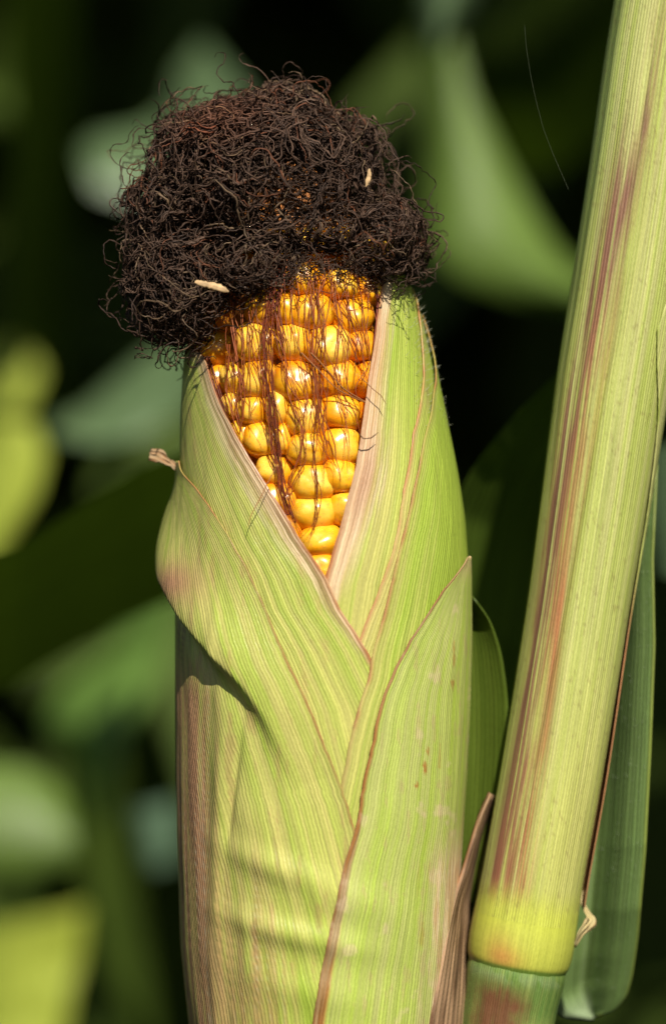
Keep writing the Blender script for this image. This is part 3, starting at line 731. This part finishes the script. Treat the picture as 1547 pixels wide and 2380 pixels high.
def col_sheath(X, Y, T):
    s = fbm(T * 14, Y / 900, 31)
    C = mixc(np.broadcast_to(S_PALE, X.shape + (3,)).copy(), S_G, np.clip((s - 0.5) * 2 + 0.55, 0, 1))
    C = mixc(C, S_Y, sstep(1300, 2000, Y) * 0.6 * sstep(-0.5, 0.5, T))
    C = mixc(C, np.array([0.15, 0.22, 0.05]), sstep(-0.75, -1.15, T) * 0.7 * sstep(1200, 500, Y))  # side shade put into the colour along the upper left of the sheath
    n = fbm(T * 62, Y / 420, 33); nl = fbm(T * 8, Y / 240, 34)
    # purple streak running down the left of centre
    def band(pts, w, am, c):
        nonlocal C
        ty = np.array([[T_at(x, y), y] for x, y, _ in pts]); k_ = np.interp(Y, ty[:, 1], [a for _, _, a in pts])
        q = (T - np.interp(Y, ty[:, 1], ty[:, 0])) / w
        m = np.exp(-q ** 2) * k_ * am * np.clip(0.36 + (n - 0.36) * 3.8, 0.08, 1) * np.clip(0.35 + (nl - 0.3) * 2.2, 0, 1)
        C = mixc(C, c, np.clip(m, 0, 0.95))
    band([(1560, 0, 0.25), (1500, 260, 0.55), (1455, 420, 0.9), (1410, 620, 1), (1370, 820, 0.9), (1330, 1000, 1.0), (1290, 1250, 1.0), (1262, 1450, 1), (1230, 1650, 1.0), (1195, 1850, 1.0), (1165, 2020, 1), (1140, 2080, 0.9), (1130, 2120, 0.1)], 0.34, 1.35, S_PUR)
    band([(1420, 600, 0), (1390, 800, 0.5), (1360, 1000, 0.9), (1325, 1200, 0.9), (1300, 1400, 0.9), (1275, 1600, 0.8), (1240, 1850, 0.9), (1215, 2050, 0.9), (1205, 2120, 0.2)], 0.16, 1.1, S_RED)
    band([(1340, 900, 0), (1310, 1060, 0.8), (1268, 1350, 1), (1235, 1560, 1.0), (1200, 1760, 0.6), (1180, 1900, 0.2)], 0.05, 1.4, S_PUR * 0.7)
    band([(1235, 1700, 0.0), (1215, 1850, 0.5), (1190, 1990, 1.0), (1165, 2090, 0.9), (1160, 2130, 0)], 0.34, 0.8, np.array([0.27, 0.09, 0.05]))
    C = mixc(C, np.array([0.42, 0.45, 0.06]), sstep(2040, 2125, Y + 30 * (n - 0.5)) * 0.9)
    # weathered flecks
    fl = sstep(0.70, 0.80, fbm(X / 7, Y / 12, 37)); C = mixc(C, np.array([0.16, 0.10, 0.04]), fl * 0.35)
    return C
def nprof(y):
    return np.interp(y, _ny, _nb)
_ny = np.arange(1900, 2262, 2.); _nb = smooth1(np.interp(_ny, [1900, 2040, 2100, 2135, 2160, 2190, 2212, 2230, 2240, 2250, 2262], [1, 1.0, 1.008, 1.024, 1.038, 1.05, 1.046, 1.03, 1.0, 0.968, 0.95]), 6)
def r_sheath(ys, T, Y):
    h = st_h(ys)[:, None]
    r = h * (1 + 0.012 * np.cos(2 * T + 0.4)) + 2.5 * (fbm(T * 9, Y / 500, 51) - 0.5)
    tb = np.interp(Y, [300, 1000, 1700, 2100], [0.0, -0.25, -0.45, -0.5])
    r = r - 7 * np.exp(-((T - tb) / 0.06) ** 2) * sstep(500, 900, Y) * sstep(2050, 1700, Y)      # groove under the purple streak
    r = r + 3 * np.exp(-((T + 1.0) / 0.09) ** 2) * sstep(1400, 900, Y)
    return h * nprof(Y) + (r - h) * sstep(2128, 2000, Y)
    return r
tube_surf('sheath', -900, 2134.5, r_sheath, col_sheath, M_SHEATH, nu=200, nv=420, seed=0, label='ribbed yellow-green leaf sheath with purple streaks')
def col_node(X, Y, T):
    C = np.broadcast_to(np.array([0.39, 0.41, 0.06]), X.shape + (3,)).copy()
    C = mixc(C, np.array([0.42, 0.45, 0.06]), sstep(2185, 2130, Y) * 0.9); C = C * 0.93
    C = mixc(C, np.array([0.42, 0.20, 0.05]), gauss(T + 0.35, 0.35) * gauss(Y - 2222, 26) * 0.6 + 0.4 * gauss(T + 0.5, 0.3) * gauss(Y - 2200, 40))
    C = mixc(C, np.array([0.07, 0.14, 0.02]), sstep(2232, 2242, Y) * 0.9)
    return C
def r_node(ys, T, Y):
    return st_h(ys)[:, None] * nprof(Y) + 0 * T
tube_surf('node', 2134, 2252, r_node, col_node, M_SMOOTH, nv=90, label='swollen waxy yellow node ring')
def col_low(X, Y, T):
    n = fbm(T * 40, Y / 160, 35); n2 = fbm(X / 26, Y / 26, 36)
    C = mixc(np.broadcast_to(np.array([0.11, 0.19, 0.04]), X.shape + (3,)).copy(), np.array([0.21, 0.27, 0.065]), np.clip((n - .4) * 2, 0, 1))
    C = mixc(C, np.array([0.42, 0.42, 0.12]), sstep(2330, 2420, Y) * sstep(-0.2, 0.6, T) * 0.7)
    m = sstep(0.95, 0.15, np.abs(T + 0.35) + (n2 - 0.5) * 0.4) * sstep(2255, 2325, Y + (n2 - 0.5) * 25)
    C = mixc(C, np.array([0.14, 0.045, 0.025]), np.clip(m * (0.5 + n), 0, 0.9))
    C = mixc(C, np.array([0.36, 0.40, 0.26]), gauss(Y - 2262, 14) * (n2 > 0.45) * 0.15)
    return C
def r_low(ys, T, Y):
    b = np.interp(ys, [2240, 2255, 2275, 2330, 2600], [0.97, 1.0, 0.995, 0.955, 0.95])
    return st_h(ys)[:, None] * smooth1(b, 4)[:, None] + 2 * (fbm(T * 6, Y / 200, 53) - 0.5)
tube_surf('internode', 2240, 3200, r_low, col_low, M_SHEATH, nv=200, seed=4, label='green internode with dark red blotch below the node')
# overlapping free edge of the sheath on the right
def col_over(X, Y, T):
    s = fbm(T * 14, Y / 900, 38)
    return mixc(np.broadcast_to(S_PALE * 1.05, X.shape + (3,)).copy(), S_G, np.clip((s - 0.5) * 2 + 0.4, 0, 1))
tube_surf('sheath_flap', 330, 2085, lambda ys, T, Y: r_sheath(ys, T, Y) + 5 + 5 * sstep(1400, 1900, Y), lambda X, Y, T: mixc(col_over(X, Y, T), np.array([0.36, 0.15, 0.07]), sstep(1250, 1500, Y) * 0.95), M_SHEATH,
          tl=([330, 480, 600, 690, 760, 840, 960, 1200, 1500, 2085], [1.6, 1.25, 0.92, 0.68, 0.58, 0.72, 1.02, 1.30, 1.44, 1.42]), tr=2.2, nu=50, nv=300, seed=2, solid=0.0002, label='overlapping right edge of the sheath with rusty margin')
crumple('ligule', [(1352, 2070, -40), (1356, 2105, -30), (1368, 2128, -10), (1376, 2140, 0), (1362, 2152, 10), (1345, 2168, 20), (1332, 2200, 10)], [3, 5, 9, 13, 15, 10, 4], np.array([0.40, 0.33, 0.15]), 21, parent=stalk, org=SB, amp=0.6, label='small crumpled dry flap at the right of the node', nrm=(0.5, -0.8, 0.1))

# ------------------------------------------------------------------ other leaves
def sheet(name, left, right, mat, label, cat='leaf', group=None, dl=-3000., dr=-3000., bulge=0.0, nu=25, nv=60, wave=0.0, seed=0, colf=None, thick=0, n_s=3, parent=None):
    """leaf blade between two margins given as they are seen; dl/dr = depth (number or list) of each margin"""
    L, R = np.array(left, float), np.array(right, float)
    s = np.linspace(0, 1, nv)
    def rs(E):
        l = np.concatenate([[0], np.cumsum(np.linalg.norm(np.diff(E, axis=0), axis=1))]); l /= l[-1]
        return np.stack([smooth1(np.interp(s, l, E[:, i]), n_s) for i in range(2)], 1)
    Ls, Rs = rs(L), rs(R)
    da = np.interp(s, np.linspace(0, 1, np.size(dl)), np.atleast_1d(dl)); db = np.interp(s, np.linspace(0, 1, np.size(dr)), np.atleast_1d(dr))
    xl, yl, _ = at(Ls[:, 0], Ls[:, 1], da); xr, yr, _ = at(Rs[:, 0], Rs[:, 1], db)
    u = np.linspace(0, 1, nu)
    X = xl[:, None] * (1 - u) + xr[:, None] * u; Y = yl[:, None] * (1 - u) + yr[:, None] * u
    D = da[:, None] * (1 - u) + db[:, None] * u + (bulge(u, s) if callable(bulge) else bulge * np.sin(np.pi * u)[None])
    wid = np.hypot(xr - xl, yr - yl).mean()
    D = D + wave * (fbm(u[None] * 2.5 + seed, s[:, None] * 3, seed) - 0.5) * wid
    ln = np.hypot(np.diff(xl + xr), np.diff(yl + yr)).sum() / 2
    W3 = P(X, Y, D); o0 = W3.reshape(-1, 3).mean(0)
    uv = np.stack([np.broadcast_to(u[None] * wid / 100, X.shape), np.broadcast_to(s[:, None] * ln / 100, X.shape)], -1)
    C = None if colf is None else colf(np.broadcast_to(u[None], X.shape), np.broadcast_to(s[:, None], X.shape))
    o = obj(name, mesh(name, W3 - o0, gridF(nu, nv), mat, uv=uv, colr=C), parent, label, cat, group)
    o.location = o0
    if thick: solidify(o, thick)
    o['_pts'] = 0
    del o['_pts']
    return o, W3
def leafmat(name, c, rough=0.38, transl=0.3, spec=0.5, vein=14.0):
    return leafy(name, vein, 0.0002, rough, transl, spec, (0.88, 1.08), color=c)
ML_MID = leafmat('leaf_mid', (0.115, 0.185, 0.030), 0.40)
ML_PALE = leafmat('leaf_pale', (0.095, 0.15, 0.065), 0.36, 0.15, 0.7)
ML_YEL = leafmat('leaf_yellow', (0.40, 0.47, 0.06), 0.45, 0.35)
ML_GRN = leafmat('leaf_green', (0.15, 0.27, 0.05), 0.42)
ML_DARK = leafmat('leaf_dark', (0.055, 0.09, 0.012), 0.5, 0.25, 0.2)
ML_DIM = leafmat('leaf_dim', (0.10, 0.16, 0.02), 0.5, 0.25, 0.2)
ML_TEAL = leafmat('leaf_teal', (0.10, 0.17, 0.10), 0.4, 0.15)

lit = []       # points that the sun reaches in the photograph
# husk leaf standing off behind the ear, at the right; the stalk's shade is put into its dark colour
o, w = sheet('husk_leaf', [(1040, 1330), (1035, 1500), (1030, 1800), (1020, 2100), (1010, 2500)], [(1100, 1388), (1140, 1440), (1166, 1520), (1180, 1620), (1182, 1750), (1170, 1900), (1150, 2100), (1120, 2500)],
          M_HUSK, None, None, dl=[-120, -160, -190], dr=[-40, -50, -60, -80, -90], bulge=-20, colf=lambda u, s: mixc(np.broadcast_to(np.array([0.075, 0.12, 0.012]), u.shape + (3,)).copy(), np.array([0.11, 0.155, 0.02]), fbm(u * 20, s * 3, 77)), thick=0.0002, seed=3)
o.location = o.location - BASE; o.parent = ear; o['label'] = 'green husk leaf coloured as in shade, standing off behind the right of the ear'
# dry bract between the ear and the stalk
def col_bract(u, s):
    n_ = fbm(u * 9, s * 7, 101); C = mixc(np.broadcast_to(np.array([0.36, 0.225, 0.125]), u.shape + (3,)).copy(), np.array([0.10, 0.052, 0.025]), np.clip((n_ - 0.38) * 2.6, 0, 1))
    C = mixc(C, np.array([0.44, 0.36, 0.26]), sstep(0.75, 0.95, s) * 0.6 * (u < 0.5)); return mixc(C, A_BRN * 0.8, np.exp(-(u / 0.06) ** 2) * 0.7)
o, w = sheet('dry_bract', [(1136, 1840), (1112, 1890), (1094, 1950), (1075, 2020), (1050, 2085), (1032, 2160), (1012, 2260), (994, 2350), (975, 2480), (960, 2700)],
          [(1150, 1850), (1136, 1900), (1116, 1960), (1098, 2040), (1088, 2100), (1090, 2180), (1092, 2280), (1090, 2380), (1080, 2480), (1070, 2700)], M_DRY, 'brown dry curled bract wedged between the ear and the stalk', 'bract',
          dl=[-40, 30, 120, 170, 190, 190], dr=[-120, -130, -100, -60, -40, -40], bulge=lambda u, s: 45 * np.sin(np.pi * np.sqrt(u))[None] * np.ones((len(s), 1)), nu=30, wave=0.55, colf=col_bract, thick=0.0002, seed=5)
# leaf behind the stalk at the right: keeled blade, right half turned away from the sun
def col_rl(u, s):
    n_ = fbm(u * 30, s * 2, 111); C = mixc(np.broadcast_to(np.array([0.12, 0.20, 0.055]), u.shape + (3,)).copy(), np.array([0.19, 0.28, 0.09]), n_)
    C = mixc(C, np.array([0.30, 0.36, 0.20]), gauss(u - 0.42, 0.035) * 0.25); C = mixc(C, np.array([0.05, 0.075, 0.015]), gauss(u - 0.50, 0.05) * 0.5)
    C = mixc(C, np.array([0.22, 0.27, 0.05]), np.exp(-((1 - u) / 0.025) ** 2)); return mixc(C, np.array([0.34, 0.42, 0.26]), sstep(0.90, 0.97, s) * (u < 0.55) * 0.7)  # sunlight on the lower end is put into the colour as a pale area
rl_keel = lambda u, s: (-95 * np.exp(-((u - 0.46) / 0.22) ** 2))[None] * np.interp(s, [0, .5, .9, 1], [1, 1, .8, .3])[:, None]
o, w = sheet('corn_leaf', [(1425, 1080), (1380, 1300), (1345, 1550), (1320, 1800), (1295, 2050), (1275, 2240), (1270, 2330), (1305, 2362), (1375, 2368)], [(1528, 1080), (1518, 1300), (1522, 1500), (1512, 1750), (1500, 1980), (1482, 2180), (1468, 2270), (1455, 2315), (1430, 2345), (1390, 2362)],
          leafy('leaf_hairy', 7.0, 0.00012, 0.45, 0.2, 0.35), 'dark green hairy leaf hanging behind the right side of the stalk', 'leaf', dl=[-260, -230, -200, -190, -190, -190, -210, -300], dr=[-120, -80, -60, -50, -50, -60, -70, -110, -190, -270], bulge=rl_keel, nu=60, nv=160, colf=col_rl, thick=0.0003)
RLW = w
# downy hairs on that leaf
idx = rng.integers(0, w.shape[0] - 12, 900), rng.integers(int(w.shape[1] * .40), w.shape[1] - 1, 900)
hp = w[idx]; hl = rng.uniform(5, 11, (900, 1)) * K; hd = np.stack([rng.normal(-0.4, .35, 900), rng.normal(-1, .3, 900), rng.normal(0.35, .4, 900)], 1); hd /= np.linalg.norm(hd, axis=1, keepdims=True)
hs = np.linspace(0, 1, 4)[None, :, None]; path = hp[:, None] + hd[:, None] * hl[:, None] * hs + np.array([0, 0, 1.])[None, None] * hl[:, None] * 0.25 * hs ** 2
V, F = tubes(path, np.full((900, 4), 0.55 * K) * np.array([1, .9, .6, .2]), 3)
obj('hair', mesh('hair', V - np.array(o.location), F, M_HAIR, colr=np.broadcast_to(np.array([0.6, 0.65, 0.5]), V.shape)), o, kind='stuff')

BGG = 'blurred corn leaves behind the ear'
def bgleaf(left, right, mat, label, sun_=True, **kw):
    o, w = sheet('corn_leaf', left, right, mat, label, 'leaf', BGG, **kw)
    if sun_: lit.append(w.reshape(-1, 3)[::7])
    return o
bgleaf([(955, -140), (975, 60), (985, 350), (990, 500), (1005, 590), (1080, 660), (1200, 700), (1350, 720)], [(1080, -140), (1050, 60), (1100, 230), (1170, 370), (1225, 470), (1270, 545), (1310, 600), (1380, 650)], ML_MID,
       'broad green leaf curving down between the silk and the upper stalk', dl=[-8119, -7559, -7000, -6720], dr=[-7559, -7279, -7140, -6860], bulge=150, wave=0.15)
bgleaf([(1000, -160), (985, -60), (975, 20), (985, 110)], [(1150, -160), (1130, -60), (1085, 40), (1030, 130)], ML_PALE, 'pale glossy leaf at the top edge above the broad green leaf', dl=-5900., dr=-5900., bulge=200)
bgleaf([(470, 90), (410, 170), (385, 260), (330, 300), (220, 320), (190, 350)], [(580, 230), (520, 300), (470, 330), (400, 420), (310, 470), (220, 440)], ML_PALE, 'pale leaf behind the upper left of the silk', dl=-10080., dr=-9520., bulge=120, wave=0.2)
bgleaf([(450, 780), (340, 820), (260, 890), (190, 950), (130, 975)], [(470, 900), (420, 960), (340, 1010), (240, 1035), (130, 1015)], ML_PALE, 'pale leaf to the left of the ear, just below the silk', dl=-7200., dr=-6600., bulge=100, wave=0.2)
bgleaf([(-90, 790), (-100, 860), (-90, 960)], [(60, 795), (98, 865), (60, 955)], ML_YEL, 'small bright yellow-green patch of leaf at the left edge, upper one', dl=-10080., dr=-9660., bulge=150)
bgleaf([(-90, 975), (-110, 1100), (-110, 1380)], [(80, 985), (108, 1060), (84, 1150), (40, 1220), (-20, 1310)], ML_YEL, 'tapering bright yellow-green leaf at the left edge', dl=-7200., dr=-6900., bulge=150)
bgleaf([(310, 1390), (250, 1520), (140, 1600), (105, 1690), (190, 1790), (200, 1910)], [(430, 1360), (390, 1500), (345, 1610), (290, 1700), (262, 1790), (238, 1910)], ML_GRN, 'curved green leaf with pointed lower end left of the fold', dl=-9520., dr=-8820., bulge=120, wave=0.15)
bgleaf([(-80, 1770), (60, 1780), (140, 1830), (170, 1880)], [(-80, 2030), (60, 2030), (140, 2020), (185, 1990)], ML_MID, 'mid green leaf at the left edge above the bright lower leaf', dl=-6600., dr=-6400., bulge=120)
bgleaf([(-100, 2160), (-110, 2300), (-110, 2480)], [(200, 2105), (190, 2210), (165, 2310), (140, 2480)], ML_YEL, 'bright yellow-green leaf in the lower left corner', dl=-8820., dr=-8540., bulge=150, wave=0.1)
bgleaf([(300, 1880), (320, 1940), (340, 2020)], [(410, 1860), (415, 1930), (410, 2000)], ML_TEAL, 'dim bluish leaf low behind the left of the ear', dl=-8000., dr=-8000., bulge=100)
bgleaf([(1500, 1050), (1500, 1180), (1515, 1330)], [(1640, 1000), (1640, 1180), (1600, 1360)], ML_PALE, 'pale leaf at the right edge beside the stalk', dl=-1800., dr=-1700., bulge=60)
bgleaf([(1140, 1470), (1140, 1560), (1140, 1680)], [(1240, 1460), (1250, 1560), (1240, 1680)], ML_TEAL, 'sliver of bluish leaf seen between the ear and the stalk', dl=-2400., dr=-2400., bulge=60)
# leaves in shade
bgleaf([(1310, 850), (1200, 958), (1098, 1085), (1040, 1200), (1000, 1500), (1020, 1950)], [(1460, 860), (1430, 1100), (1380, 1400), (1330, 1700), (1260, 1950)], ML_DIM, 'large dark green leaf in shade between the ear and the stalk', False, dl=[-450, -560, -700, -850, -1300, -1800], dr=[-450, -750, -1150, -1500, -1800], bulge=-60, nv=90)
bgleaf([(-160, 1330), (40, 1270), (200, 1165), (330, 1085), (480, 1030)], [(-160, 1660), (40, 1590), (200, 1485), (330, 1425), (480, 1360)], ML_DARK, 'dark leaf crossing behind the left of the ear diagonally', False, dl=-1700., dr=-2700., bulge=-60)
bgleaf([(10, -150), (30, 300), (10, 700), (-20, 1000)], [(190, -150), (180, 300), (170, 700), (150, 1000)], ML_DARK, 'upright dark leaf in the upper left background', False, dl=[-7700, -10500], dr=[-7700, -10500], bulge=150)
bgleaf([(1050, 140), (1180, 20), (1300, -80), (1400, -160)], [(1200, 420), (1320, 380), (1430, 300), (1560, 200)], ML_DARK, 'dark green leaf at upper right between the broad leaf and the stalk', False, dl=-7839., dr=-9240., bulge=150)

rng = np.random.default_rng(21)
# dim foliage mass far behind, and unseen leaves added overhead to keep the background in shade
def blade_geo(p0, dr_, nrm, length, width, droop, S=9):
    s = np.linspace(0, 1, S); c = p0[None] + dr_[None] * (length * s)[:, None] + np.array([0, 0, -1.])[None] * (droop * length * s ** 2)[:, None]
    T = np.gradient(c, axis=0); T /= np.linalg.norm(T, axis=1, keepdims=True)
    Sd = np.cross(T, nrm); Sd /= np.linalg.norm(Sd, axis=1, keepdims=True) + 1e-9; N_ = np.cross(Sd, T)
    w = width * np.interp(s, [0, .15, .5, .85, 1], [.55, .95, 1, .55, .05])
    u = np.array([-1, -.5, 0, .5, 1.])
    return c[:, None] + Sd[:, None] * (u[None] * w[:, None])[..., None] + N_[:, None] * ((np.abs(u) ** 1.3)[None] * 0.3 * w[:, None])[..., None]
def mass(name, blades, mat, label, cat='foliage'):
    S = blades[0].shape[0]; Vs = np.concatenate([b.reshape(-1, 3) for b in blades]); f = gridF(5, S)
    F = (f[None] + (np.arange(len(blades)) * S * 5)[:, None, None]).reshape(-1, 4)
    uv = np.tile(np.stack(np.meshgrid(np.linspace(0, 8, 5), np.linspace(0, 40, S)), -1).reshape(-1, 2), (len(blades), 1))
    o0 = Vs.mean(0); o = obj(name, mesh(name, Vs - o0, F, mat, uv=uv), None, label, cat, kind='stuff'); o.location = o0
    return o
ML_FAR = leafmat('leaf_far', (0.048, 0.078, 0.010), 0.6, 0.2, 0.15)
far = []
for i in range(2900):
    y = rng.uniform(1.05, 2.2); x = rng.uniform(-1.1, 1.1); z = rng.uniform(-1.2, 1.2)
    d = np.array([rng.normal(0, .6), rng.normal(0, .35), rng.normal(0.5, .6)]); d /= np.linalg.norm(d)
    nrm = np.array([rng.normal(0, .4), -1 + rng.normal(0, .3), rng.normal(0.3, .5)]); nrm /= np.linalg.norm(nrm)
    far.append(blade_geo(np.array([x, y, z]), d, nrm, rng.uniform(.3, .6), rng.uniform(.03, .055), rng.uniform(.1, .8)))
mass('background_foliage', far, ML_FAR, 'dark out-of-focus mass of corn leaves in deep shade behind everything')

# sunlit sample points of the ear and stalk
yy = np.linspace(150, 2500, 60); pts = []
for a in np.linspace(-1.5, 1.5, 11):
    pts.append(P(ecx(np.maximum(yy, 300)) + 350 * np.sin(a), yy, 60 + 300 * np.cos(a)))
    ys_ = np.linspace(-100, 2500, 60); pts.append(P(st_c(ys_) + 135 * np.sin(a), ys_, 130 * np.cos(a)))
pts.append(RLW[-22:].reshape(-1, 3)[::9])
LIT = np.vstack(pts + lit)
Ls = np.array(SUN)
def blocks(b, marg=0.02):
    c = b.reshape(-1, 3)
    v = c[:, None] - LIT[None]; tt = v @ Ls
    pr = v - tt[..., None] * Ls; dist = np.linalg.norm(pr, axis=2)
    return bool(((tt > 0.004) & (dist < marg)).any())
def in_view(b):
    c = b.reshape(-1, 3); dep = c[:, 1] + DIST
    s = dep / DIST
    return bool(((np.abs(c[:, 0]) < 0.0624 * s + 0.012) & (np.abs(c[:, 2]) < 0.096 * s + 0.012) & (dep > 0)).any())
can = []  # added leaves out of view, gapped to leave chosen points sunlit
tries = 0
while tries < 9000 and len(can) < 900:
    tries += 1
    y = rng.uniform(0.0, 0.55); x = rng.uniform(-0.35, 1.0); z = rng.uniform(-0.1, 1.15)
    d = np.array([rng.normal(0, 1), rng.normal(0, .6), rng.normal(0, .5)]); d /= np.linalg.norm(d)
    nrm = Ls + rng.normal(0, .25, 3)
    b = blade_geo(np.array([x, y, z]), d, nrm, rng.uniform(.06, .22), rng.uniform(.010, .030), rng.uniform(0, .3))
    if in_view(b) or blocks(b): continue
    can.append(b)
mass('shade_foliage', can, ML_DARK, 'unseen leaves added above and beside the frame to shade the background')

# spider thread
p = np.array([at(x, y, 120.) for x, y in ((1218, 60), (1222, 110), (1232, 175), (1246, 240), (1262, 300), (1285, 360), (1320, 440))])
s = np.linspace(0, 1, 24); c = np.stack([np.interp(s, np.linspace(0, 1, len(p)), p[:, i]) for i in range(3)], 1)
V, F = tubes(P(c[:, 0], c[:, 1], c[:, 2])[None], np.full((1, 24), 0.3 * K), 4)
o0 = V.mean(0)
o = obj('spider_thread', mesh('spider_thread', V - o0, F, M_HAIR, colr=np.broadcast_to(np.array([.10, .12, .07]), V.shape)), None, 'fine pale spider thread hanging to the left of the upper stalk', 'thread'); o.location = o0

# short hairs on the right shoulder of the husk
n_ = 170
ya = rng.uniform(690, 1000, n_); ta = rng.uniform(0.9, 1.75, n_); Ra = ehw(ya) - 16
hp = P(ecx(ya) + Ra * np.sin(ta), ya, Ra * np.cos(ta)); hd = np.stack([np.sin(ta), -np.cos(ta), rng.uniform(0.2, 1.4, n_)], 1); hd /= np.linalg.norm(hd, axis=1, keepdims=True)
hl = rng.uniform(8, 22, (n_, 1)) * K
path = hp[:, None] + hd[:, None] * hl[:, None] * hs
V, F = tubes(path, np.full((n_, 4), 0.5 * K) * np.array([1, .9, .6, .2]), 3)
obj('hair', mesh('hair', rel(V), F, M_HAIR, colr=np.broadcast_to(np.array([0.6, 0.6, 0.45]), V.shape)), ear, kind='stuff')
